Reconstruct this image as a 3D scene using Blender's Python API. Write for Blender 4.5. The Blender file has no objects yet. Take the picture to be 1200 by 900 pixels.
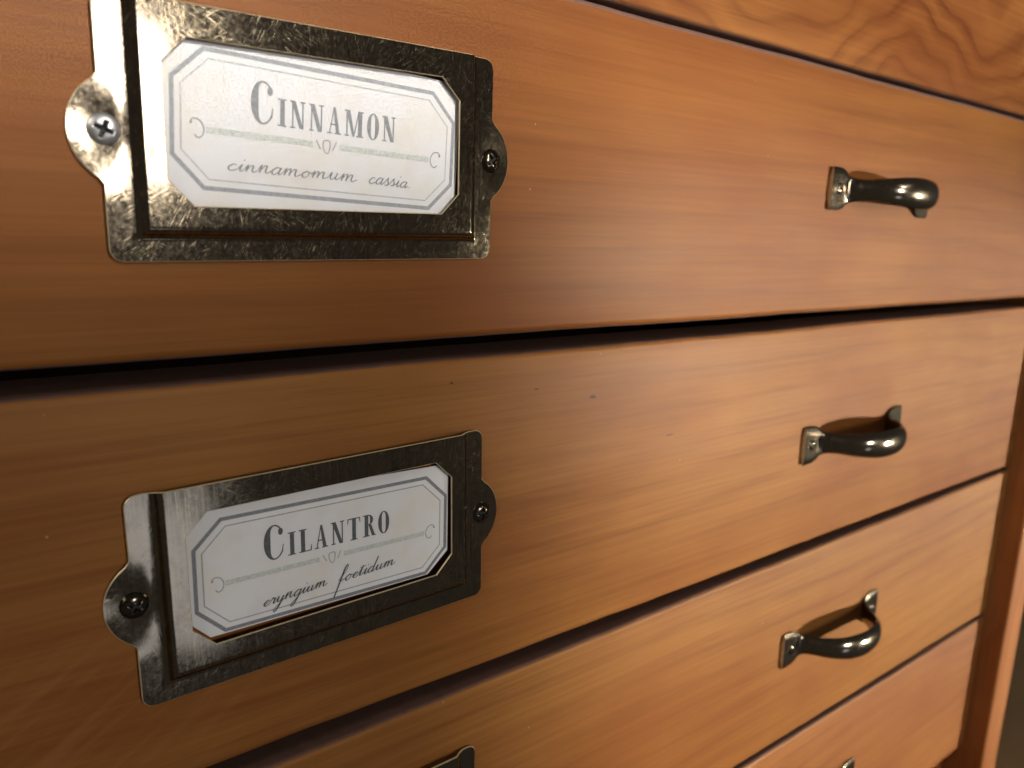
import bpy, bmesh, math, random
from mathutils import Vector, Matrix, noise
from mathutils.geometry import delaunay_2d_cdt

MM = 0.001
scene = bpy.context.scene
col = scene.collection

# ------------------------------------------------------------------ camera
cam_d = bpy.data.cameras.new('camera')
cam = bpy.data.objects.new('camera', cam_d)
col.objects.link(cam)
RX = Vector((0.79220422, -0.60923752, 0.03524379))
DN = Vector((-0.09555319, -0.18087550, -0.97885323))
FW = Vector((0.60272885, 0.77208400, -0.20150492))
CP = Vector((-28.322, -150.262, 8.558)) * MM
cam.matrix_world = Matrix(((RX.x, -DN.x, -FW.x, CP.x),
                           (RX.y, -DN.y, -FW.y, CP.y),
                           (RX.z, -DN.z, -FW.z, CP.z),
                           (0, 0, 0, 1)))
cam_d.sensor_width = 36.0
cam_d.lens = 36.0 * 915.8 / 1200.0
cam_d.clip_start = 0.005
cam_d.clip_end = 50
cam_d.dof.use_dof = True
cam_d.dof.focus_distance = 0.178
cam_d.dof.aperture_fstop = 17.0
scene.camera = cam

# ------------------------------------------------------------------ world and lamps
world = bpy.data.worlds.new('World')
scene.world = world
world.use_nodes = True
bg = world.node_tree.nodes['Background']
bg.inputs['Color'].default_value = (1.0, 0.93, 0.86, 1)
bg.inputs['Strength'].default_value = 0.06


def area_lamp(name, loc, target, sx, sy, power, color, spread=180):
    d = bpy.data.lights.new(name, 'AREA')
    d.shape = 'RECTANGLE'
    d.size = sx
    d.size_y = sy
    d.energy = power
    d.color = color
    d.spread = math.radians(spread)
    o = bpy.data.objects.new(name, d)
    col.objects.link(o)
    o.location = loc
    o.rotation_euler = (Vector(target) - Vector(loc)).to_track_quat('-Z', 'Y').to_euler()
    return o


# the window of the room, in front of the cabinet and a little to the right
area_lamp('window_light', (0.365, -2.0, 0.275), (0.05, 0, 0.0), 0.27, 0.33, 11.5, (1.0, 0.985, 0.98))
# added beam lamp, cut off low where the camera holder's shadow would fall
BA = Vector((math.sin(math.radians(12)) * math.cos(math.radians(26)), -math.cos(math.radians(12)) * math.cos(math.radians(26)), math.sin(math.radians(26))))
TA = Vector((0.2, 0, 0.259))
area_lamp('added_upper_beam', TA + 2.0 * BA, TA, 1.1, 0.4, 1.68, (1.0, 0.98, 0.95), 2.2)
# added beam lamp, low right; its left edge shapes the same shadow's border
TB = Vector((0.325, 0, -0.135))
area_lamp('added_right_beam', TB + 1.2 * Vector((math.sin(math.radians(41)), -math.cos(math.radians(41)), -0.09)), TB, 0.32, 0.35, 0.62, (1.0, 0.955, 0.82), 4.5)
# faint light along the cabinet front from the room's left side
area_lamp('side_room_light', (-0.85, -0.36, 0.58), (0.10, 0, -0.02), 0.3, 0.3, 0.095, (1.0, 0.94, 0.85), 27)
# bluish daylight thrown back by the floor in front of the cabinet
area_lamp('floor_bounce_light', (0.33, -1.55, -0.74), (0.05, 0, -0.1), 0.24, 0.35, 0.42, (0.70, 0.79, 1.0))

scene.cycles.caustics_reflective = False
scene.cycles.sample_clamp_indirect = 3.0
scene.view_settings.view_transform = 'Standard'
scene.view_settings.look = 'None'
scene.view_settings.exposure = 0.0
scene.view_settings.gamma = 1.0
scene.view_settings.use_curve_mapping = False


# ------------------------------------------------------------------ material helpers
class NT:
    def __init__(self, name):
        self.m = bpy.data.materials.new(name)
        self.m.use_nodes = True
        self.t = self.m.node_tree
        self.b = self.t.nodes['Principled BSDF']

    def n(self, kind, **kw):
        nd = self.t.nodes.new(kind)
        for k, v in kw.items():
            setattr(nd, k, v)
        return nd

    def link(self, a, b):
        self.t.links.new(a, b)

    def val(self, sock, v):
        if hasattr(v, 'is_linked') or hasattr(v, 'links'):
            self.link(v, sock)
        else:
            sock.default_value = v

    def math(self, op, a, b=0.0, c=0.0, clamp=False):
        nd = self.n('ShaderNodeMath', operation=op, use_clamp=clamp)
        self.val(nd.inputs[0], a)
        self.val(nd.inputs[1], b)
        self.val(nd.inputs[2], c)
        return nd.outputs[0]

    def obj_mm(self):
        tc = self.n('ShaderNodeTexCoord')
        vm = self.n('ShaderNodeVectorMath', operation='SCALE')
        self.link(tc.outputs['Object'], vm.inputs[0])
        vm.inputs['Scale'].default_value = 1000.0
        return vm.outputs[0]

    def mapped(self, vec, scale=(1, 1, 1), loc=(0, 0, 0), rot=(0, 0, 0)):
        mp = self.n('ShaderNodeMapping')
        self.link(vec, mp.inputs[0])
        mp.inputs['Location'].default_value = loc
        mp.inputs['Rotation'].default_value = rot
        mp.inputs['Scale'].default_value = scale
        return mp.outputs[0]

    def noise(self, vec, scale=1.0, detail=3.0, rough=0.5, dist=0.0):
        nd = self.n('ShaderNodeTexNoise')
        self.link(vec, nd.inputs['Vector'])
        nd.inputs['Scale'].default_value = scale
        nd.inputs['Detail'].default_value = detail
        nd.inputs['Roughness'].default_value = rough
        nd.inputs['Distortion'].default_value = dist
        return nd.outputs[0]

    def ramp(self, fac, stops, interp='LINEAR'):
        nd = self.n('ShaderNodeValToRGB')
        self.link(fac, nd.inputs[0])
        nd.color_ramp.interpolation = interp
        el = nd.color_ramp.elements
        while len(el) < len(stops):
            el.new(0.5)
        for e, (p, c) in zip(el, stops):
            e.position = p
            e.color = (c, c, c, 1) if isinstance(c, (int, float)) else (*c, 1)
        return nd.outputs[0]

    def mix(self, fac, a, b, blend='MIX'):
        nd = self.n('ShaderNodeMix', data_type='RGBA', blend_type=blend)
        self.val(nd.inputs[0], fac)
        for s, v in ((nd.inputs[6], a), (nd.inputs[7], b)):
            if isinstance(v, tuple):
                s.default_value = (*v, 1)
            else:
                self.link(v, s)
        return nd.outputs[2]

    def bump(self, height, strength, dist):
        nd = self.n('ShaderNodeBump')
        self.link(height, nd.inputs['Height'])
        nd.inputs['Strength'].default_value = strength
        nd.inputs['Distance'].default_value = dist
        return nd.outputs[0]


def wood(name, seed=0.0, light=(0.2700, 0.1000, 0.0215), dark=(0.1209, 0.0320, 0.0069),
         spacing=9.0, warp=26.0, marks=(), along='x', rough=0.50, coat=0.04, tilt=0.0, ringk=0.36, bigs=(0.0045, 0.012, 0.014), rays=None):
    """Orange stained, varnished softwood with the grain running along one axis."""
    w = NT(name)
    p = w.obj_mm()
    if along == 'z':
        p = w.mapped(p, rot=(0, math.radians(90), 0))
    p = w.mapped(p, loc=(seed * 137.0, seed * 31.0, seed * 53.0))
    sep = w.n('ShaderNodeSeparateXYZ')
    w.link(p, sep.inputs[0])
    x, y, z = sep.outputs
    big = w.noise(w.mapped(p, bigs), 1.0, 2.0, 0.45)
    mid = w.noise(w.mapped(p, (0.013, 0.03, 0.05)), 1.0, 3.0, 0.5)
    s = w.math('ADD', z, w.math('MULTIPLY', w.math('SUBTRACT', big, 0.5), warp * 2.2))
    s = w.math('ADD', s, w.math('MULTIPLY', w.math('SUBTRACT', mid, 0.5), 5.0))
    s = w.math('ADD', s, w.math('MULTIPLY', x, tilt))
    s = w.math('DIVIDE', s, spacing)
    fr = w.math('FRACT', s)
    ring = w.ramp(fr, [(0.0, 0.35), (0.35, 0.05), (0.70, 0.55), (0.86, 1.0), (0.95, 0.70), (1.0, 0.35)], 'EASE')
    # rings fade in and out
    fade = w.noise(w.mapped(p, (0.006, 0.02, 0.03), loc=(91, 3, 7)), 1, 2)
    fade = w.ramp(fade, [(0.3, 0.25), (0.7, 1.0)])
    ring = w.math('MULTIPLY', ring, fade)
    fib = w.noise(w.mapped(p, (0.011, 0.5, 0.72)), 1.0, 6.0, 0.64)
    fib2 = w.noise(w.mapped(p, (0.05, 1.5, 2.4), loc=(5, 9, 2)), 1.0, 4.0, 0.6)
    blot = w.noise(w.mapped(p, (0.009, 0.02, 0.035), loc=(33, 0, 12)), 1.0, 3.0, 0.5)
    k = w.math('MULTIPLY', ring, ringk)
    k = w.math('ADD', k, w.math('MULTIPLY', w.math('SUBTRACT', fib, 0.36), 1.10))
    k = w.math('ADD', k, w.math('MULTIPLY', w.math('SUBTRACT', fib2, 0.5), 0.42))
    k = w.math('ADD', k, w.math('MULTIPLY', w.math('SUBTRACT', blot, 0.5), 0.95), clamp=True)
    mid_c = tuple(0.55 * a + 0.45 * b for a, b in zip(light, dark))
    c = w.ramp(k, [(0.0, light), (0.45, mid_c), (1.0, dark)])
    # uneven stain
    st = w.noise(w.mapped(p, (0.012, 0.012, 0.02), loc=(70, 5, 40)), 1.0, 3.0, 0.55)
    c = w.mix(w.ramp(st, [(0.35, 0.0), (0.72, 0.62)]), c, (0.183, 0.048, 0.011))
    if rays:                              # pale flashes of cross grain
        q = w.mapped(p, loc=(-(rays[0] + seed * 137.0), 0, -(rays[1] + seed * 53.0)))
        ln = w.n('ShaderNodeVectorMath', operation='LENGTH')
        w.link(w.mapped(q, scale=(1 / rays[2], 0, 1.6 / rays[2])), ln.inputs[0])
        msk = w.ramp(ln.outputs['Value'], [(0.3, 1.0), (1.0, 0.0)])
        rr = w.noise(w.mapped(w.mapped(q, rot=(0, math.radians(33), 0)), scale=(0.025, 0, 0.34)), 1.0, 2.0, 0.5)
        c = w.mix(w.math('MULTIPLY', msk, w.ramp(rr, [(0.48, 0.0), (0.74, 0.26)])), c, (0.46, 0.20, 0.075))
    # pores: short dark dashes
    po = w.noise(w.mapped(p, (0.16, 2.0, 3.4), loc=(1, 2, 3)), 1.0, 2.0, 0.5)
    c = w.mix(w.ramp(po, [(0.66, 0.0), (0.76, 0.35)]), c, (0.13, 0.045, 0.016))
    # small dents and dark flecks in the varnish
    for (mx_, mz_, rx_, rz_, ang) in marks:
        q = w.mapped(p, loc=(-(mx_ + seed * 137.0), 0, -(mz_ + seed * 53.0)))
        q = w.mapped(q, rot=(0, ang, 0), scale=(1 / rx_, 0, 1 / rz_))
        ln = w.n('ShaderNodeVectorMath', operation='LENGTH')
        w.link(q, ln.inputs[0])
        nn = w.math('ADD', ln.outputs['Value'], w.math('MULTIPLY', w.math('SUBTRACT', w.noise(p, 1.4, 2), 0.5), 0.8))
        c = w.mix(w.ramp(nn, [(0.7, 0.85), (1.05, 0.0)]), c, (0.05, 0.016, 0.008))
    # dust specks
    vo = w.n('ShaderNodeTexVoronoi', feature='F1')
    w.link(w.mapped(p, (0.13, 0.13, 0.13)), vo.inputs['Vector'])
    vo.inputs['Scale'].default_value = 1.0
    sp = w.ramp(vo.outputs['Distance'], [(0.018, 1.0), (0.034, 0.0)])
    sel = w.n('ShaderNodeSeparateColor')
    w.link(vo.outputs['Color'], sel.inputs[0])
    sp = w.math('MULTIPLY', sp, w.math('GREATER_THAN', sel.outputs[0], 0.55))
    c = w.mix(w.math('MULTIPLY', sp, 0.45), c, (0.62, 0.50, 0.40))
    w.link(c, w.b.inputs['Base Color'])
    rg = w.noise(w.mapped(p, (0.02, 0.1, 0.09), loc=(8, 8, 8)), 1.0, 4.0, 0.6)
    w.link(w.math('ADD', w.math('MULTIPLY', rg, 0.22), rough - 0.11), w.b.inputs['Roughness'])
    h = w.math('ADD', w.math('MULTIPLY', fib, 0.6), w.math('MULTIPLY', fib2, 0.35))
    h = w.math('ADD', h, w.math('MULTIPLY', sp, 0.8))
    w.link(w.bump(h, 0.55, 0.00012), w.b.inputs['Normal'])
    und = w.noise(w.mapped(p, (0.02, 0.05, 0.06), loc=(2, 2, 2)), 1.0, 2.0)
    w.link(w.bump(w.math('ADD', w.math('MULTIPLY', und, 3.0), w.math('MULTIPLY', fib, 0.35)), 0.5, 0.00012), w.b.inputs['Coat Normal'])
    w.b.inputs['Coat Weight'].default_value = coat
    w.b.inputs['Coat Roughness'].default_value = 0.36
    w.b.inputs['Specular IOR Level'].default_value = 0.09
    return w.m


def brass(name, base=(0.225, 0.180, 0.130), gold=(0.56, 0.44, 0.25), wear=0.55, rough=0.04, scratch=True):
    w = NT(name)
    p = w.obj_mm()
    n1 = w.noise(p, 0.35, 5.0, 0.65)
    n2 = w.noise(w.mapped(p, loc=(40, 3, 9)), 1.3, 4.0, 0.6)
    m = w.math('ADD', w.math('MULTIPLY', n1, 0.6), w.math('MULTIPLY', n2, 0.4))
    c = w.mix(w.ramp(m, [(0.42, 0.0), (0.68, 0.75)]), base, tuple(0.55 * b + 0.45 * g * 0.6 for b, g in zip(base, gold)))
    c = w.mix(w.ramp(m, [(0.30, 0.8), (0.44, 0.0)]), c, tuple(0.5 * v for v in base))
    tot = None
    if scratch:
        for i, (ang, sc) in enumerate(((8, 1.0), (-28, 0.9), (-55, 0.8), (62, 1.1))):
            q = w.mapped(p, rot=(0, math.radians(ang), 0), loc=(17 * i, 5 * i, 3 * i))
            q = w.mapped(q, scale=(5.5 * sc, 1.0, 0.42 * sc))
            s = w.ramp(w.noise(q, 1.0, 3.0, 0.6), [(0.58, 0.0), (0.69, 1.0)])
            patch = w.ramp(w.noise(w.mapped(p, loc=(9 * i, 1, 60 + 7 * i)), 0.12, 2.0), [(0.46, 0.0), (0.62, 1.0)])
            s = w.math('MULTIPLY', s, patch)
            tot = s if tot is None else w.math('MAXIMUM', tot, s)
        stk = w.noise(w.mapped(p, (2.0, 1.0, 0.10), loc=(3, 8, 1)), 1.0, 4.0, 0.65)
        stp = w.ramp(w.noise(w.mapped(p, loc=(21, 4, 33)), 0.07, 2.0), [(0.45, 0.1), (0.66, 1.0)])
        c = w.mix(w.math('MULTIPLY', w.ramp(stk, [(0.38, 1.0), (0.52, 0.0)]), w.math('MULTIPLY', stp, 0.5)), c, tuple(0.28 * v for v in base))
        c = w.mix(w.math('MULTIPLY', w.ramp(stk, [(0.52, 0.0), (0.66, 1.0)]), w.math('MULTIPLY', stp, 0.30)), c, gold)
        c = w.mix(w.math('MULTIPLY', tot, wear), c, gold)
    w.link(c, w.b.inputs['Base Color'])
    w.b.inputs['Metallic'].default_value = 1.0
    r = w.math('ADD', w.math('MULTIPLY', n2, 0.16), rough - 0.02)
    if tot is not None:
        r = w.math('ADD', r, w.math('MULTIPLY', tot, 0.12))
    w.link(r, w.b.inputs['Roughness'])
    h = w.math('MULTIPLY', n2, 1.0)
    if tot is not None:
        h = w.math('ADD', h, w.math('MULTIPLY', tot, -0.5))
    w.link(w.bump(h, 0.05, 0.00005), w.b.inputs['Normal'])
    return w.m


def plain(name, color, rough=0.6, metallic=0.0, var=0.25, scale=0.2):
    w = NT(name)
    p = w.obj_mm()
    n = w.noise(p, scale, 4.0, 0.6)
    c = w.mix(n, tuple(v * (1 - var) for v in color), tuple(v * (1 + var) for v in color))
    w.link(c, w.b.inputs['Base Color'])
    w.b.inputs['Roughness'].default_value = rough
    w.b.inputs['Metallic'].default_value = metallic
    return w.m


def paper_mat():
    w = NT('aged_paper')
    p = w.obj_mm()
    n = w.noise(p, 0.09, 3.0, 0.55)
    f = w.noise(p, 2.2, 4.0, 0.6)
    c = w.mix(w.ramp(n, [(0.45, 0.0), (0.72, 0.55)]), (0.83, 0.80, 0.775), (0.79, 0.71, 0.56))
    n3 = w.noise(w.mapped(p, loc=(30, 0, 12)), 0.13, 2.0, 0.5)
    c = w.mix(w.ramp(n3, [(0.55, 0.0), (0.75, 0.35)]), c, (0.74, 0.64, 0.60))
    c = w.mix(w.math('MULTIPLY', f, 0.10), c, (0.55, 0.52, 0.48))
    w.link(c, w.b.inputs['Base Color'])
    w.b.inputs['Roughness'].default_value = 0.55
    w.link(w.bump(f, 0.15, 0.0001), w.b.inputs['Normal'])
    return w.m


def ink(name, color):
    w = NT(name)
    p = w.obj_mm()
    n = w.noise(p, 1.8, 4.0, 0.7)
    c = w.mix(w.ramp(n, [(0.35, 0.0), (0.75, 0.55)]), color, tuple(min(1, v * 1.9 + 0.03) for v in color))
    w.link(c, w.b.inputs['Base Color'])
    w.b.inputs['Roughness'].default_value = 0.6
    return w.m


# ------------------------------------------------------------------ object helpers
def mesh_obj(name, verts, faces, mats, parent=None, loc=(0, 0, 0), fmat=None, smooth=None):
    me = bpy.data.meshes.new(name)
    me.from_pydata([tuple(c * MM for c in v) for v in verts], [], faces)
    for m in (mats if isinstance(mats, (list, tuple)) else [mats]):
        me.materials.append(m)
    if fmat:
        me.polygons.foreach_set('material_index', fmat)
    bm = bmesh.new()
    bm.from_mesh(me)
    bmesh.ops.recalc_face_normals(bm, faces=bm.faces)
    bm.to_mesh(me)
    bm.free()
    if smooth is not None:
        me.polygons.foreach_set('use_smooth', [True] * len(me.polygons))
        me.set_sharp_from_angle(angle=math.radians(smooth))
    me.update()
    return link_mesh(name, me, parent, loc)


def link_mesh(name, me, parent=None, loc=(0, 0, 0), rot=(0, 0, 0)):
    o = bpy.data.objects.new(name, me)
    col.objects.link(o)
    o.parent = parent
    o.location = tuple(c * MM for c in loc)
    o.rotation_euler = rot
    return o


def empty(name, loc):
    o = bpy.data.objects.new(name, None)
    o.empty_display_size = 0.02
    col.objects.link(o)
    o.location = tuple(c * MM for c in loc)
    return o


def tag(o, label, category, group=None):
    o['label'] = label
    o['category'] = category
    if group:
        o['group'] = group


def box(x0, x1, y0, y1, z0, z1):
    v = [(x, y, z) for x in (x0, x1) for y in (y0, y1) for z in (z0, z1)]
    f = [(0, 1, 3, 2), (4, 6, 7, 5), (0, 4, 5, 1), (2, 3, 7, 6), (0, 2, 6, 4), (1, 5, 7, 3)]
    return v, f


def rbox_obj(name, dims, mats, parent=None, loc=(0, 0, 0), r=1.0):
    bm = bmesh.new()
    v, f = box(*dims)
    bv = [bm.verts.new(tuple(c * MM for c in q)) for q in v]
    for q in f:
        bm.faces.new([bv[i] for i in q])
    bmesh.ops.recalc_face_normals(bm, faces=bm.faces)
    bmesh.ops.bevel(bm, geom=list(bm.edges), offset=r * MM, segments=3, profile=0.5, affect='EDGES')
    me = bpy.data.meshes.new(name)
    bm.to_mesh(me)
    bm.free()
    for m in (mats if isinstance(mats, (list, tuple)) else [mats]):
        me.materials.append(m)
    me.polygons.foreach_set('use_smooth', [True] * len(me.polygons))
    me.set_sharp_from_angle(angle=math.radians(35))
    return link_mesh(name, me, parent, loc)


# ------------------------------------------------------------------ materials
M_SIDE = wood('side_panel_wood', seed=9.3, along='z', light=(0.40, 0.156, 0.048), dark=(0.20, 0.058, 0.017))
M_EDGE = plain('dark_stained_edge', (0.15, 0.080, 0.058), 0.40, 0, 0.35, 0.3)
M_INNER = plain('raw_inner_wood', (0.10, 0.05, 0.03), 0.8, 0, 0.3, 0.05)
M_BRASS = brass('antique_brass')
M_RIM = plain('worn_brass_edge', (0.72, 0.57, 0.34), 0.45, 0.45, 0.35, 0.6)
M_PULL = brass('dark_antique_brass', base=(0.28, 0.228, 0.165), gold=(0.46, 0.35, 0.20), wear=0.25, rough=0.085)
M_SCREW = brass('dark_screw_metal', base=(0.085, 0.068, 0.05), gold=(0.5, 0.4, 0.24), wear=0.2, rough=0.12, scratch=False)
M_SILVER = plain('satin_screw_metal', (0.62, 0.60, 0.57), 0.42, 0.9, 0.12, 1.2)
M_RECESS = plain('screw_recess_metal', (0.025, 0.022, 0.02), 0.6, 0.5)
M_PAPER = paper_mat()
M_INK = ink('black_ink', (0.075, 0.075, 0.078))
M_GREY = ink('grey_border_ink', (0.19, 0.19, 0.195))
M_THIN = ink('thin_border_ink', (0.30, 0.295, 0.29))
M_GLARE = ink('glare_pale_ink', (0.23, 0.23, 0.23))  # glare over the cinnamon print, put into these three paler ink colours
M_GREY2 = ink('glare_pale_border_ink', (0.30, 0.30, 0.305))
M_THIN2 = ink('glare_pale_thin_ink', (0.42, 0.415, 0.41))
M_GREEN = ink('pale_green_ink', (0.52, 0.53, 0.47))
M_FLOOR = plain('dark_olive_surface', (0.26, 0.185, 0.09), 0.75, 0, 0.35, 0.02)

# ------------------------------------------------------------------ setting
FLOOR_Z = -312.0
v, f = box(-900, 1600, -90, 900, FLOOR_Z - 30, FLOOR_Z)
fl = mesh_obj('tabletop', v, f, M_FLOOR)
fl['kind'] = 'structure'

# ------------------------------------------------------------------ cabinet carcass
X_L, X_R = -345.0, 424.0
X_C = 0.5 * (X_L + X_R)
cab = empty('spice_cabinet', (X_C, 200, FLOOR_Z))
tag(cab, 'orange-brown varnished wooden cabinet holding the column of wide drawers', 'cabinet')


def cab_part(name, dims, mat, r=1.2):
    x0, x1, y0, y1, z0, z1 = dims
    return rbox_obj(name, (x0 - X_C, x1 - X_C, y0 - 200, y1 - 200, z0 - FLOOR_Z, z1 - FLOOR_Z), mat, cab, r=r)


cab_part('side_panel', (X_R + 0.6, X_R + 22.5, -11, 330, FLOOR_Z, 170), M_SIDE, 1.6)
cab_part('side_panel', (X_L - 22.5, X_L - 0.6, -11, 330, FLOOR_Z, 170), M_SIDE, 1.6)
cab_part('back_panel', (X_L - 0.5, X_R + 0.5, 322, 329, FLOOR_Z + 2, 150), M_INNER, 0.8)
cab_part('top_panel', (X_L - 0.4, X_R + 0.4, -8, 321, 148, 169), M_SIDE, 1.4)
cab_part('base_rail', (X_L - 0.4, X_R + 0.4, 9, 27, FLOOR_Z + 1, -277), M_SIDE, 1.2)


# ------------------------------------------------------------------ drawers
def drawer_front(parent, hx, h, mat, seed, stain=10, tb=0.0, tt=0.0):
    """Rounded board swept along x; its edges wander a little like a sanded hand-finished board."""
    t = 18.0
    r = 2.0 if stain == 8 else 1.4
    def section(x):
        e0 = 0.32 * noise.noise((x * 0.021, seed * 7.1, 0.3)) + 0.15 * noise.noise((x * 0.09, seed * 3.1, 1.3))
        e1 = 0.32 * noise.noise((x * 0.021, seed * 5.3, 4.3)) + 0.15 * noise.noise((x * 0.09, seed * 2.7, 6.3))
        z0, z1 = e0 + tb * (x - 190), h + e1 + tt * (x - 190)
        pts = []
        n = 6
        for i in range(n + 1):               # bottom front edge, from underside to face
            a = math.radians(270 - 90 * i / n)
            pts.append((r + r * math.cos(a), z0 + r + r * math.sin(a)))
        for i in range(n + 1):               # top front edge
            a = math.radians(180 - 90 * i / n)
            pts.append((r + r * math.cos(a), z1 - r + r * math.sin(a)))
        pts += [(t, z1), (t, z0)]
        return pts
    nst = 160
    verts, faces, fm = [], [], []
    for i in range(nst + 1):
        x = -hx + 2 * hx * i / nst
        for (y, z) in section(x):
            verts.append((x, y, z))
    k = len(section(0))
    for i in range(nst):
        for j in range(k):
            a, b = i * k + j, i * k + (j + 1) % k
            faces.append((a, b, b + k, a + k))
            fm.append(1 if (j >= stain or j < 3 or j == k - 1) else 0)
    faces.append(tuple(range(k)))
    faces.append(tuple(nst * k + j for j in range(k)))
    fm += [0, 0]
    return mesh_obj('front', verts, faces, [mat, M_EDGE], parent, fmat=fm, smooth=40)


def drawer_tray(parent, hx, h):
    verts, faces = [], []
    def add(d):
        v, f = box(*d)
        o = len(verts)
        verts.extend(v)
        faces.extend(tuple(i + o for i in q) for q in f)
    add((-hx + 8, -hx + 20, 18.2, 300, 6, h - 12))
    add((hx - 20, hx - 8, 18.2, 300, 6, h - 12))
    add((-hx + 20.2, hx - 20.2, 290, 300, 6, h - 12))
    add((-hx + 20.2, hx - 20.2, 18.2, 289.8, 6, 12))
    return mesh_obj('tray', verts, faces, M_INNER, parent)


HX = 0.5 * (X_R - X_L) - 0.6
W_TOP = wood('drawer_wood_swirl', seed=1.7, ringk=0.85, light=(0.3042, 0.1131, 0.0257), spacing=12.0, warp=46, bigs=(0.013, 0.012, 0.016))
W_CIN = wood('drawer_wood_straight', seed=0.0, spacing=10.0, warp=13)
W_CIL = wood('drawer_wood_wavy', seed=2.9, light=(0.3130, 0.1280, 0.0290), dark=(0.1170, 0.0320, 0.0074), rays=(-8 - X_C, 22, 42), spacing=11.0, warp=15, tilt=0.02,
             marks=((117 - X_C, 69.3, 1.3, 0.55, 0.3), (71 - X_C, 77.6, 0.5, 0.35, 0), (97 - X_C, 73.5, 0.8, 0.22, 0.2),
                    (150 - X_C, 54, 2.0, 0.22, 0.1)))
W_LOW = wood('drawer_wood_lower', seed=4.2, light=(0.3080, 0.1270, 0.0290), dark=(0.1287, 0.0367, 0.0078), spacing=10.0, warp=14, tilt=-0.02)
W_BOT = wood('drawer_wood_lowest', seed=6.1, light=(0.3120, 0.1170, 0.0281), dark=(0.1365, 0.0374, 0.0086), spacing=9.0, warp=22)

DR = [  # bottom z, height, wood, label
    (62.9, 81.5, W_TOP, 'drawer with swirling knotty grain, above the cinnamon drawer', (0, 0)),
    (-18.4, 80.2, W_CIN, 'wooden drawer with the cinnamon card in its brass label holder', (0, 0)),
    (-106.3, 83.2, W_CIL, 'wooden drawer with the cilantro card in its brass label holder', (-0.004, 0)),
    (-190.0, 79.7, W_LOW, 'orange wooden drawer directly below the cilantro drawer', (-0.006, 0.003)),
    (-273.0, 80.2, W_BOT, 'lowest wooden drawer, just above the cabinet base', (0, -0.006)),
]
drawers = []
for i, (z, h, m, lab, tilts) in enumerate(DR):
    d = empty('drawer', (X_C, 0, z))
    tag(d, lab, 'drawer', 'drawers of the spice cabinet')
    drawer_front(d, HX, h, m, 1.0 + i, 8 if i == 1 else 10, *tilts)
    drawer_tray(d, HX, h)
    drawers.append(d)


# ------------------------------------------------------------------ screws
def screw_mesh(name, mat, R=2.7, H=1.25, L=1.55, Wd=0.33):
    verts, faces, fm = [], [], []
    nr, na = 22, 72
    verts.append((0, -H + 0.95, 0))
    def depth(x, z):
        d = 0.0
        for a, b in ((x, z), (z, x)):
            wa = Wd * (1.0 + 0.15 * (1 - abs(b) / L))
            e = max(abs(a) - wa, abs(b) - L)
            d = max(d, min(1.0, max(0.0, -e / 0.16 + 0.35)))
        c = max(0.0, 1 - math.hypot(x, z) / (L * 1.15))
        return d * (0.45 + 0.55 * c)
    for i in range(1, nr + 1):
        r = R * i / nr
        for j in range(na):
            a = 2 * math.pi * j / na
            x, z = r * math.cos(a), r * math.sin(a)
            dome = H * (1 - (r / R) ** 3.2) * 0.75 + 0.25 * H * (1 if i < nr else 0)
            verts.append((x, -dome + 0.95 * depth(x, z), z))
    for j in range(na):
        faces.append((0, 1 + j, 1 + (j + 1) % na))
        fm.append(1)
    for i in range(nr - 1):
        for j in range(na):
            a, b = 1 + i * na + j, 1 + i * na + (j + 1) % na
            faces.append((a, a + na, b + na, b))
            cx = (verts[a][0] + verts[b + na][0]) / 2
            cz = (verts[a][2] + verts[b + na][2]) / 2
            fm.append(1 if depth(cx, cz) > 0.42 else 0)
    o = mesh_obj(name, verts, faces, [mat, M_RECESS], fmat=fm, smooth=50)
    me = o.data
    bpy.data.objects.remove(o)
    return me


SCREW_D = screw_mesh('screw', M_SCREW)
SCREW_S = screw_mesh('screw_silver', M_SILVER)
SCREW_P = screw_mesh('screw_small', M_SCREW, R=2.0, H=0.7, L=1.15, Wd=0.28)


# ------------------------------------------------------------------ label holder
HW, HH = 80.0, 43.3
SC_Z = 21.8


def arc(cx, cz, r, a0, a1, n):
    return [(cx + r * math.cos(math.radians(a0 + (a1 - a0) * i / n)),
             cz + r * math.sin(math.radians(a0 + (a1 - a0) * i / n))) for i in range(n + 1)]


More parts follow.
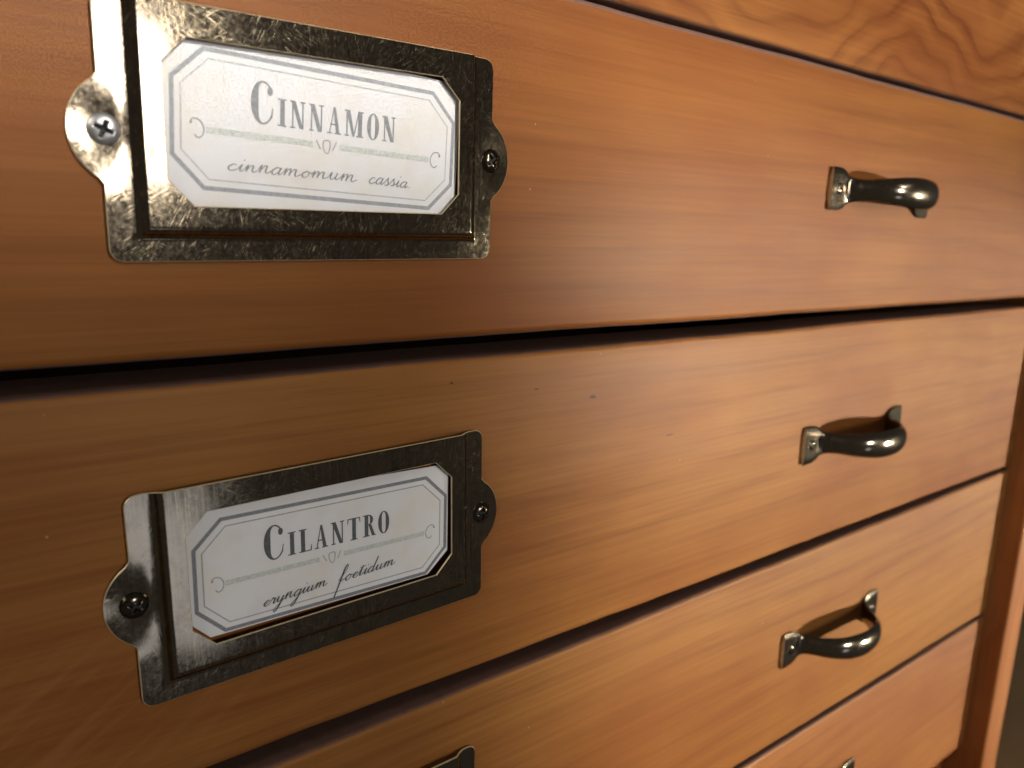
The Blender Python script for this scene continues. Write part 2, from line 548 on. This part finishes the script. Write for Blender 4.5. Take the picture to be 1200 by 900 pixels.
def holder_mesh():
    rc = 2.2
    R = 9.4
    off = R - 5.0                     # tab circle centre lies inside the flange
    half = math.degrees(math.acos(off / R))
    outer = []
    outer += arc(rc, rc, rc, 180, 270, 6)
    outer += arc(HW - rc, rc, rc, 270, 360, 6)
    t = arc(HW - off, SC_Z, R, -half, half, 22)
    outer += [(HW, SC_Z - R * math.sin(math.radians(half)) - 0.6)] + t[1:-1] + [(HW, SC_Z + R * math.sin(math.radians(half)) + 0.6)]
    outer += arc(HW - rc, HH - rc, rc, 0, 90, 6)
    outer += arc(rc, HH - rc, rc, 90, 180, 6)
    t = arc(off, SC_Z, R, 180 - half, 180 + half, 22)
    outer += [(0, SC_Z + R * math.sin(math.radians(half)) + 0.6)] + t[1:-1] + [(0, SC_Z - R * math.sin(math.radians(half)) - 0.6)]
    wx0, wx1, wz0, wz1, ch = 9.6, 70.3, 9.6, 38.0, 4.4
    def octo(e):
        x0, x1, z0, z1 = wx0 - e, wx1 + e, wz0 - e, wz1 + e
        c = ch + e * 0.6
        return [(x0 + c, z0), (x1 - c, z0), (x1, z0 + c), (x1, z1 - c), (x1 - c, z1), (x0 + c, z1), (x0, z1 - c), (x0, z0 + c)]
    win = octo(0.0)
    fx0, fx1, fz0 = 4.3, 75.6, 3.7    # foot of the step
    run = 2.0
    def sdist(x, z):                  # distance inside the foot outline, open at the top
        return min(x - fx0, fx1 - x, z - fz0)
    def height(x, z):
        t = sdist(x, z) / run
        t = max(0.0, min(1.0, t))
        s = t * t * (3 - 2 * t)
        hgt = 0.55 + 1.55 * s
        tz = max(0.0, 1 - ((z - SC_Z) / 9.6) ** 2)
        for ex in (x + 5, HW + 5 - x):   # the tabs bend back towards the wood
            q = max(0.0, min(1.0, (8.0 - ex) / 8.0))
            hgt -= 0.52 * q * tz ** 0.5
        for sx in (0, HW):            # the screws pull the tabs down against the wood
            d2 = ((x - sx) / 3.6) ** 2 + ((z - SC_Z) / 4.0) ** 2
            hgt -= 0.16 * math.exp(-d2 ** 1.5) * (1 - s)
        hgt = max(0.05, hgt)
        hgt += 0.05 * noise.noise((x * 0.08, z * 0.08, 2.0)) + 0.012 * noise.noise((x * 0.3, z * 0.22, 7.0))
        # a soft inward roll at the window rim
        return hgt
    pts, edges = [], []
    def loop(lst, closed=True):
        o = len(pts)
        pts.extend(lst)
        n = len(lst)
        for i in range(n if closed else n - 1):
            edges.append((o + i, o + (i + 1) % n))
    def dens(lst, step=1.5, closed=True):
        out = []
        n = len(lst)
        for i in range(n if closed else n - 1):
            a, b = lst[i], lst[(i + 1) % n]
            d = math.dist(a, b)
            k = max(1, int(d / step))
            out += [(a[0] + (b[0] - a[0]) * j / k, a[1] + (b[1] - a[1]) * j / k) for j in range(k)]
        if not closed:
            out.append(lst[-1])
        return out
    loop(dens(outer))
    loop(dens(win))
    loop(dens(octo(0.8)))
    for q in [i / 16 for i in range(17)] + [1.25]:
        d = run * q
        r2 = 0.3 + 1.0 * (1 - q) if q <= 1 else 0.3
        a = [(fx0 + d, HH - 0.02)] + arc(fx0 + d + r2, fz0 + d + r2, r2, 180, 270, 4) + \
            arc(fx1 - d - r2, fz0 + d + r2, r2, 270, 360, 4) + [(fx1 - d, HH - 0.02)]
        loop(dens(a, 1.5, False), False)
    z = 0.7
    while z < HH:
        x = -4.6
        while x < HW + 5:
            jx, jz = x + 0.1 * math.sin(z * 3.1), z + 0.1 * math.sin(x * 2.3)
            if -0.3 < sdist(jx, jz) < run * 1.3:
                x += 1.3
                continue
            pts.append((jx, jz))
            x += 1.3
        z += 1.3
    def inside(poly, x, z):
        c = False
        n = len(poly)
        for i in range(n):
            (x1, z1), (x2, z2) = poly[i], poly[i - 1]
            if (z1 > z) != (z2 > z) and x < (x2 - x1) * (z - z1) / (z2 - z1) + x1:
                c = not c
        return c
    vs, es, fs, *_ = delaunay_2d_cdt([Vector(q) for q in pts], edges, [], 0, 1e-5)
    tri = []
    for fc in fs:
        cx = sum(vs[i][0] for i in fc) / len(fc)
        cz = sum(vs[i][1] for i in fc) / len(fc)
        if inside(outer, cx, cz) and not inside(win, cx, cz):
            tri.append(tuple(fc))
    used = sorted({i for t in tri for i in t})
    idx = {o: k for k, o in enumerate(used)}
    P = [(vs[i][0], vs[i][1]) for i in used]
    tri = [tuple(idx[i] for i in t) for t in tri]
    TH = 0.62
    n = len(P)
    hts = [height(*q) for q in P]
    verts = [(q[0], -(hts[k] + TH), q[1]) for k, q in enumerate(P)]
    verts += [(q[0], -(hts[k]) - 0.02, q[1]) for k, q in enumerate(P)]
    faces = list(tri) + [tuple(i + n for i in reversed(t)) for t in tri]
    fm = [0] * len(faces)
    cnt = {}
    for t in tri:
        for a, b in zip(t, t[1:] + t[:1]):
            cnt.setdefault((min(a, b), max(a, b)), []).append((a, b, t))
    bnd = [e[0] for e in cnt.values() if len(e) == 1]
    mid = {}
    nrm = {}
    for a, b, t in bnd:
        c = [k for k in t if k not in (a, b)][0]
        ex, ez = P[b][0] - P[a][0], P[b][1] - P[a][1]
        nx, nz = ez, -ex
        if nx * (P[c][0] - P[a][0]) + nz * (P[c][1] - P[a][1]) > 0:
            nx, nz = -nx, -nz
        l = math.hypot(nx, nz) or 1
        for k in (a, b):
            q = nrm.setdefault(k, [0, 0])
            q[0] += nx / l
            q[1] += nz / l
    for k, (nx, nz) in nrm.items():
        l = math.hypot(nx, nz) or 1
        mid[k] = len(verts)
        verts.append((P[k][0] + 0.16 * nx / l, -(hts[k] + TH) + 0.2, P[k][1] + 0.16 * nz / l))
    for a, b, t in bnd:
        faces.append((a, mid[a], mid[b], b))
        faces.append((mid[a], a + n, b + n, mid[b]))
        fm += [1, 1]
    o = mesh_obj('label_holder', verts, faces, [M_BRASS, M_RIM], fmat=fm, smooth=32)
    me = o.data
    bpy.data.objects.remove(o)
    return me


HOLDER = holder_mesh()


def place_holder(drawer, x, z, ang, screws):
    """x, z: world place of the lower left flange corner; ang: degrees counter-clockwise."""
    dl = drawer.location
    o = link_mesh('label_holder', HOLDER, drawer, (x - dl.x / MM, 0, z - dl.z / MM), (0, -math.radians(ang), 0))
    for (sx, me, ra, tx, tz) in screws:
        link_mesh('screw', me, o, (sx, -0.66, SC_Z), (math.radians(tx), math.radians(ra), math.radians(tz)))
    return o


place_holder(drawers[1], 0.0, -0.3, 0.5, [(0.4, SCREW_S, 22, 3, -4), (HW, SCREW_D, 60, 0, 0)])
place_holder(drawers[2], 0.5, -86.2, 1.5, [(0.2, SCREW_D, 38, 3, 5), (HW, SCREW_D, 12, 0, -3)])
place_holder(drawers[3], 0.2, -171.2, 0.3, [(0.0, SCREW_D, 15, 0, 0), (HW, SCREW_D, 50, 0, 0)])


# ------------------------------------------------------------------ handles
def catmull(pts, per=8):
    out = []
    n = len(pts)
    for i in range(n - 1):
        p0, p1, p2, p3 = pts[max(i - 1, 0)], pts[i], pts[i + 1], pts[min(i + 2, n - 1)]
        for j in range(per):
            t = j / per
            out.append(tuple(0.5 * (2 * b + (c - a) * t + (2 * a - 5 * b + 4 * c - d) * t * t + (3 * b - a - 3 * c + d) * t ** 3)
                             for a, b, c, d in zip(p0, p1, p2, p3)))
    out.append(tuple(pts[-1]))
    return out


def handle_mesh():
    # x along the pull, y out, width across, thickness, roundness
    half = [(0.0, -0.75, 14.2, 1.3, 0.05), (3.0, -0.75, 14.2, 1.3, 0.05), (6.2, -0.75, 13.9, 1.3, 0.05),
            (8.8, -0.80, 12.2, 1.4, 0.10), (10.6, -1.2, 9.4, 1.8, 0.3), (12.2, -2.8, 7.8, 2.2, 0.6),
            (14.2, -5.8, 7.6, 2.6, 0.9), (17.2, -9.6, 8.4, 3.0, 1.0), (21.5, -13.0, 9.2, 3.1, 1.0),
            (27.5, -15.4, 10.2, 3.2, 0.95), (34.75, -16.2, 10.4, 3.2, 0.9)]
    full = half + [(69.5 - q[0], *q[1:]) for q in reversed(half[:-1])]
    st = catmull(full, 6)
    verts, faces, fm = [], [], []
    nf, nb = 12, 4
    for i, (x, y, w, t, rd) in enumerate(st):
        a, b = st[max(i - 1, 0)], st[min(i + 1, len(st) - 1)]
        tx, ty = b[0] - a[0], b[1] - a[1]
        l = math.hypot(tx, ty)
        nx, ny = ty / l, -tx / l          # outward normal, towards -y
        sec = []
        for j in range(nf + 1):
            u = -1 + 2 * j / nf
            flat = 1.0 - (abs(u) ** 10) * 0.35
            rnd = math.sqrt(max(0.0, 1 - (u * 0.98) ** 2))
            sec.append((u * w / 2, t * ((1 - rd) * (flat - 0.5) + rd * (rnd - 0.5))))
        for j in range(1, nb):
            u = 1 - 2 * j / nb
            sec.append((u * w / 2 * 0.98, -t * 0.5))
        for s, o in sec:
            verts.append((x + nx * o, y + ny * o, s))
    k = nf + nb
    for i in range(len(st) - 1):
        for j in range(k):
            a, b = i * k + j, i * k + (j + 1) % k
            faces.append((a, b, b + k, a + k))
            fm.append(1 if (j == nf or j == k - 1) and (i < 14 or i > len(st) - 16) else 0)
    faces.append(tuple(range(k)))
    faces.append(tuple((len(st) - 1) * k + j for j in range(k)))
    fm += [1, 1]
    o = mesh_obj('handle', verts, faces, [M_PULL, M_RIM], fmat=fm, smooth=42)
    me = o.data
    bpy.data.objects.remove(o)
    return me


PULL = handle_mesh()


def place_handle(drawer, x, z, ang=0.0):
    dl = drawer.location
    o = link_mesh('handle', PULL, drawer, (x - dl.x / MM, -0.02, z - dl.z / MM), (0, -math.radians(ang), 0))
    for sx, ra in ((5.0, 20), (64.5, 47)):
        link_mesh('screw', SCREW_P, o, (sx, -1.35, 0), (0, math.radians(ra), 0))
    return o


place_handle(drawers[1], 221.0, 23.9, -0.6)
place_handle(drawers[2], 222.6, -66.8, 0.4)
place_handle(drawers[3], 224.4, -149.0, 0.4)
place_handle(drawers[4], 224.4, -232.0, 0.3)


# ------------------------------------------------------------------ printed cards
class Ink:
    """Flat print: ribbons and polygons a few hundredths of a millimetre above the paper."""
    def __init__(self, lift=0.03):
        self.v, self.f, self.l = [], [], lift
        self.k = 0

    def _y(self):
        self.k += 1
        return -(self.l + 0.006 * (self.k % 9))

    def ribbon(self, pts, widths, closed=False):
        y = self._y()
        n = len(pts)
        o = len(self.v)
        for i, (x, z) in enumerate(pts):
            a = pts[i - 1] if (i > 0 or closed) else pts[i]
            b = pts[(i + 1) % n] if (i < n - 1 or closed) else pts[i]
            d1 = Vector((x - a[0], z - a[1]))
            d2 = Vector((b[0] - x, b[1] - z))
            if d1.length < 1e-9:
                d1 = d2
            if d2.length < 1e-9:
                d2 = d1
            d1.normalize()
            d2.normalize()
            t = d1 + d2
            if t.length < 1e-6:
                t = d1.copy()
            t.normalize()
            c = max(0.5, t.dot(d1))
            w = (widths if isinstance(widths, (int, float)) else widths[i]) / 2 / c
            self.v += [(x - t.y * w, y, z + t.x * w), (x + t.y * w, y, z - t.x * w)]
        for i in range(n if closed else n - 1):
            a, b = o + 2 * i, o + 2 * ((i + 1) % n)
            self.f.append((a, a + 1, b + 1, b))

    def poly(self, pts):
        y = self._y()
        o = len(self.v)
        self.v += [(x, y, z) for x, z in pts]
        self.f.append(tuple(range(o, o + len(pts))))

    def disc(self, cx, cz, r):
        self.poly([(cx + r * math.cos(i * math.pi / 8), cz + r * math.sin(i * math.pi / 8)) for i in range(16)])

    def build(self, name, mat, parent):
        return mesh_obj(name, self.v, self.f, mat, parent)


def glyph(ik, ch, ox, oz, s):
    """Condensed high-contrast serif capitals, cap height s. Returns the advance."""
    T, t, se = 0.175, 0.05, 0.046
    P = lambda x, z: (ox + x * s, oz + z * s)
    def rect(x0, x1, z0, z1):
        ik.poly([P(x0, z0), P(x1, z0), P(x1, z1), P(x0, z1)])
    def quad(a, b, c, d):
        ik.poly([P(*a), P(*b), P(*c), P(*d)])
    def serif(cx, z, half, up):
        rect(cx - half, cx + half, z, z + se) if up else rect(cx - half, cx + half, z - se, z)
    def ring(cx, cz, rx, rz, a0, a1, thick, thin, closed=False):
        n = 40
        pts, ws = [], []
        for i in range(n if closed else n + 1):
            a = math.radians(a0 + (a1 - a0) * i / n)
            w = thin + (thick - thin) * abs(math.cos(a)) ** 1.6
            pts.append(P(cx + (rx - w / 2) * math.cos(a), cz + (rz - w / 2) * math.sin(a)))
            ws.append(w * s)
        ik.ribbon(pts, ws, closed)
    if ch == 'I':
        rect(0.10, 0.10 + T, 0, 1); serif(0.178, 0, 0.17, True); serif(0.178, 1, 0.17, False)
        return 0.36
    if ch == 'L':
        rect(0.10, 0.10 + T, 0, 1); serif(0.178, 1, 0.17, False); rect(0.01, 0.54, 0, se)
        quad((0.50, 0), (0.56, 0), (0.57, 0.26), (0.545, 0.26))
        return 0.57
    if ch == 'T':
        rect(0.235, 0.235 + T, 0, 1); serif(0.312, 0, 0.17, True); rect(0.02, 0.605, 1 - se, 1)
        quad((0.02, 1), (0.075, 1), (0.035, 0.76), (0.01, 0.76)); quad((0.55, 1), (0.605, 1), (0.615, 0.76), (0.59, 0.76))
        return 0.62
    if ch == 'N':
        rect(0.10, 0.10 + t, 0, 1); rect(0.50, 0.50 + t, 0, 1)
        quad((0.06, 1), (0.235, 1), (0.545, 0), (0.40, 0))
        serif(0.122, 0, 0.10, True); serif(0.10, 1, 0.09, False); serif(0.522, 1, 0.10, False)
        return 0.65
    if ch == 'A':
        quad((0.09, 0), (0.135, 0), (0.315, 0.98), (0.275, 0.98)); quad((0.39, 0), (0.555, 0), (0.36, 1.02), (0.265, 1.02))
        rect(0.15, 0.45, 0.33, 0.33 + t); serif(0.112, 0, 0.10, True); serif(0.475, 0, 0.14, True)
        return 0.63
    if ch == 'M':
        rect(0.10, 0.10 + t, 0, 1); quad((0.08, 1), (0.25, 1), (0.46, 0.0), (0.37, 0.0))
        quad((0.40, 0.0), (0.44, 0.0), (0.66, 1), (0.61, 1)); rect(0.61, 0.61 + T, 0, 1)
        serif(0.122, 0, 0.10, True); serif(0.10, 1, 0.09, False); serif(0.688, 0, 0.16, True); serif(0.74, 1, 0.10, False)
        return 0.88
    if ch == 'O':
        ring(0.29, 0.5, 0.27, 0.525, 0, 360, 0.175, 0.045, True)
        return 0.59
    if ch == 'R':
        rect(0.10, 0.10 + T, 0, 1); serif(0.178, 0, 0.165, True); serif(0.14, 1, 0.13, False)
        ring(0.27, 0.755, 0.235, 0.245, 90, -90, 0.15, 0.042); rect(0.23, 0.29, 0.51, 0.51 + t)
        quad((0.28, 0.53), (0.42, 0.53), (0.60, 0.0), (0.45, 0.0)); serif(0.55, 0, 0.09, True)
        return 0.63
    if ch == 'C':
        n = 46
        pts, ws = [], []
        for i in range(n + 1):
            a = math.radians(52 + (322 - 52) * i / n)
            w = 0.042 + 0.15 * max(0.0, -math.cos(a)) ** 1.5
            pts.append(P(0.33 + (0.30 - w / 2) * math.cos(a), 0.5 + (0.52 - w / 2) * math.sin(a)))
            ws.append(w * s)
        ik.ribbon(pts, ws)
        cx, cz = P(0.515, 0.79)
        ik.poly([(cx + 0.07 * s * math.cos(q * math.pi / 8), cz + 0.105 * s * math.sin(q * math.pi / 8)) for q in range(16)])
        quad((0.535, 0.17), (0.575, 0.17), (0.595, 0.40), (0.575, 0.40))
        return 0.64
    return 0.4


# handwriting: centre lines in x-height units, joined left to right
PEN = {
    'c': (0.95, [[(0.75, 0.85), (0.45, 1.0), (0.12, 0.6), (0.12, 0.25), (0.4, 0.0), (0.95, 0.3)]]),
    'e': (0.9, [[(0.0, 0.3), (0.45, 0.5), (0.7, 0.8), (0.45, 1.0), (0.15, 0.6), (0.2, 0.15), (0.5, 0.0), (0.9, 0.3)]]),
    'i': (0.62, [[(0.0, 0.35), (0.25, 1.0), (0.2, 0.3), (0.35, 0.0), (0.62, 0.35)], [(0.30, 1.55), (0.38, 1.75)]]),
    'n': (1.25, [[(0.0, 0.4), (0.2, 1.0), (0.18, 0.0)], [(0.18, 0.1), (0.45, 0.9), (0.7, 0.95), (0.72, 0.3), (0.9, 0.0), (1.25, 0.35)]]),
    'm': (1.8, [[(0.0, 0.4), (0.2, 1.0), (0.18, 0.0)], [(0.18, 0.1), (0.42, 0.9), (0.65, 0.95), (0.65, 0.0)],
                [(0.65, 0.1), (0.9, 0.9), (1.18, 0.95), (1.2, 0.3), (1.38, 0.0), (1.8, 0.35)]]),
    'a': (1.15, [[(0.8, 0.9), (0.45, 1.0), (0.1, 0.55), (0.15, 0.1), (0.4, 0.0), (0.7, 0.4), (0.85, 1.0)],
                 [(0.85, 1.0), (0.75, 0.3), (0.88, 0.0), (1.15, 0.35)]]),
    'o': (1.05, [[(0.5, 1.0), (0.12, 0.6), (0.2, 0.1), (0.45, 0.0), (0.75, 0.4), (0.65, 0.9), (0.45, 1.0)],
                 [(0.6, 0.95), (0.8, 0.75), (1.05, 0.8)]]),
    'u': (1.25, [[(0.0, 0.4), (0.2, 1.0), (0.18, 0.3), (0.35, 0.0), (0.65, 0.3), (0.8, 1.0)],
                 [(0.8, 1.0), (0.75, 0.3), (0.9, 0.0), (1.25, 0.35)]]),
    's': (0.85, [[(0.0, 0.3), (0.35, 1.15), (0.42, 0.8), (0.6, 0.35), (0.45, 0.0), (0.15, 0.1)], [(0.45, 0.02), (0.85, 0.32)]]),
    'r': (0.85, [[(0.0, 0.4), (0.2, 1.1), (0.28, 0.9), (0.55, 0.95), (0.5, 0.3), (0.62, 0.0), (0.85, 0.3)]]),
    'y': (1.15, [[(0.0, 0.4), (0.2, 1.0), (0.18, 0.3), (0.4, 0.0), (0.7, 0.4), (0.82, 1.0)],
                 [(0.82, 1.0), (0.75, -0.3), (0.5, -1.4), (0.2, -1.75), (0.1, -1.3), (0.6, -0.4), (1.15, 0.35)]]),
    'g': (1.15, [[(0.8, 0.9), (0.45, 1.0), (0.1, 0.55), (0.15, 0.1), (0.4, 0.0), (0.7, 0.4), (0.85, 1.0)],
                 [(0.85, 1.0), (0.75, -0.3), (0.5, -1.3), (0.2, -1.6), (0.1, -1.2), (0.6, -0.4), (1.15, 0.35)]]),
    'f': (0.95, [[(0.0, 0.35), (0.5, 1.4), (0.75, 2.5), (0.55, 2.9), (0.35, 2.2), (0.3, 0.5), (0.25, -1.2), (0.2, -2.6)],
                 [(0.25, -0.1), (0.55, 0.3), (0.95, 0.4)]]),
    't': (0.75, [[(0.0, 0.35), (0.35, 1.75)], [(0.35, 1.75), (0.25, 0.3), (0.4, 0.0), (0.75, 0.35)], [(-0.05, 1.45), (0.8, 1.6)]]),
    'd': (1.2, [[(0.8, 0.9), (0.45, 1.0), (0.1, 0.55), (0.15, 0.1), (0.4, 0.0), (0.7, 0.4), (1.0, 2.6)],
                [(1.0, 2.6), (0.78, 0.3), (0.9, 0.0), (1.2, 0.35)]]),
    '.': (0.5, [[(0.2, 0.0), (0.3, 0.05)]]),
}


def handwriting(parent, words, xh, slant, thick, thin, mat):
    """words: (text, u0, v0, u1, v1): the baseline runs from u0, v0 to u1, v1."""
    ik = Ink(0.05)
    rnd = random.Random(4)
    for text, u0, v0, u1, v1 in words:
        tot = sum(PEN[c][0] for c in text)
        k = (u1 - u0) / tot
        sl = (v1 - v0) / (u1 - u0)
        pos = 0.0
        for c in text:
            adv, strokes = PEN[c]
            wob = 1 + rnd.uniform(-0.08, 0.08)
            dz = rnd.uniform(-0.05, 0.05) * xh
            for st in strokes:
                cur = catmull(st, 6) if len(st) > 2 else catmull([st[0], st[1]], 4)
                pts = []
                for (a, b) in cur:
                    z = b * xh * wob
                    x = u0 + (pos + a) * k + z * slant
                    pts.append((x, v0 + (x - u0) * sl + z + dz))
                ws = []
                for i in range(len(pts)):
                    p0, p1 = pts[max(i - 1, 0)], pts[min(i + 1, len(pts) - 1)]
                    dx, dzz = p1[0] - p0[0], p1[1] - p0[1]
                    down = max(0.0, -dzz / (math.hypot(dx, dzz) + 1e-9))
                    ws.append(thin + (thick - thin) * down ** 1.2)
                ik.ribbon(pts, ws)
            pos += adv
    return ik.build('handwriting', mat, parent)


def octagon(hx, hz, c):
    return [(-hx + c, -hz), (hx - c, -hz), (hx, -hz + c), (hx, hz - c), (hx - c, hz), (-hx + c, hz), (-hx, hz - c), (-hx, -hz + c)]


def card(name, label, loc, ang, outline, word, tu, script, inks):
    """loc: world place of the centre of the printed design."""
    cd = []
    for sy in (-0.11, 0.11):
        cd += [(x, sy, z) for x, z in outline]
    n = len(outline)
    fc = [tuple(range(n)), tuple(reversed(range(n, 2 * n)))] + [(i, (i + 1) % n, (i + 1) % n + n, i + n) for i in range(n)]
    o = mesh_obj(name, cd, fc, M_PAPER, None, loc)
    o.rotation_euler = (0, -math.radians(ang), 0)
    tag(o, label, 'label card', 'printed spice name cards')
    L = 0.14
    b = Ink(L); b.ribbon(octagon(29.0, 11.9, 5.4), 0.78, True); b.build('thick_border', inks[1], o)
    b = Ink(L); b.ribbon(octagon(27.5, 10.35, 4.8), 0.24, True); b.build('thin_border', inks[2], o)
    b = Ink(L)                                  # the pale twig with a hook at either end
    b.ribbon([(-23.2, -1.75), (-3.0, -1.75)], 1.1)
    b.ribbon([(2.6, -1.75), (23.2, -1.75)], 1.1)
    b.build('ornament_bar', M_GREEN, o)
    b = Ink(L + 0.06)
    for s in (-1, 1):
        h = catmull([(s * 25.9, -0.55), (s * 25.3, -0.05), (s * 24.2, -0.35), (s * 23.55, -1.6), (s * 23.9, -2.9), (s * 24.7, -3.25), (s * 25.2, -2.75)], 5)
        b.ribbon(h, 0.22)
        b.disc(s * 25.8, -0.75, 0.26)
        b.build('ornament_hook', M_THIN, o)
        b = Ink(L + 0.06)
    b.ribbon(catmull([(-0.9, -0.9), (-0.95, -1.9), (-0.5, -3.0), (0.1, -3.1), (0.45, -2.0), (0.4, -0.9), (-0.25, -0.75), (-0.9, -0.9)], 4), 0.18)
    b.ribbon([(-2.4, -0.9), (-1.5, -2.5)], 0.18)
    b.ribbon([(1.8, -0.8), (1.1, -2.5)], 0.18)
    b.build('ornament', M_THIN, o)
    ik = Ink(L + 0.02)
    big, small, base = tu[2], tu[3], tu[4]
    rs = [glyph(Ink(), c, 0, 0, 1) for c in word]
    tot = rs[0] * big + sum(rs[1:]) * small
    gap = (tu[1] - tu[0] - tot) / (len(word) - 1)
    x = tu[0]
    for i, c in enumerate(word):
        s = big if i == 0 else small
        x += glyph(ik, c, x, base, s) * s + gap
    ik.build('lettering', inks[0], o)
    handwriting_obj = handwriting(o, *script, inks[0])
    for vtx in handwriting_obj.data.vertices:
        vtx.co.y -= L * MM
    return o


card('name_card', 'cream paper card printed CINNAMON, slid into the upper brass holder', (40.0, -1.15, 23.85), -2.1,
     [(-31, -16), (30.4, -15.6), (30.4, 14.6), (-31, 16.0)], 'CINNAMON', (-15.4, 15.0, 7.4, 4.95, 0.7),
     ([('cinnamomum', -19.6, -8.3, 6.3, -8.0), ('cassia.', 9.0, -8.0, 19.0, -8.1)], 1.25, 0.35, 0.31, 0.16), (M_GLARE, M_GREY2, M_THIN2))
card('name_card', 'cream paper card printed CILANTRO, its cut lower edge showing in the holder', (40.05, -1.15, -62.35), 0.35,
     [(-31.5, -7.5), (-26.6, -12.6), (24.2, -12.5), (29.75, -7.6), (29.75, 14.3), (-31.5, 15.6)], 'CILANTRO', (-15.4, 14.0, 7.4, 5.15, 0.85),
     ([('eryngium', -15.9, -9.1, -1.6, -8.1), ('foetidum', 1.0, -8.4, 15.2, -7.4)], 1.2, 0.42, 0.34, 0.14), (M_INK, M_GREY, M_THIN))
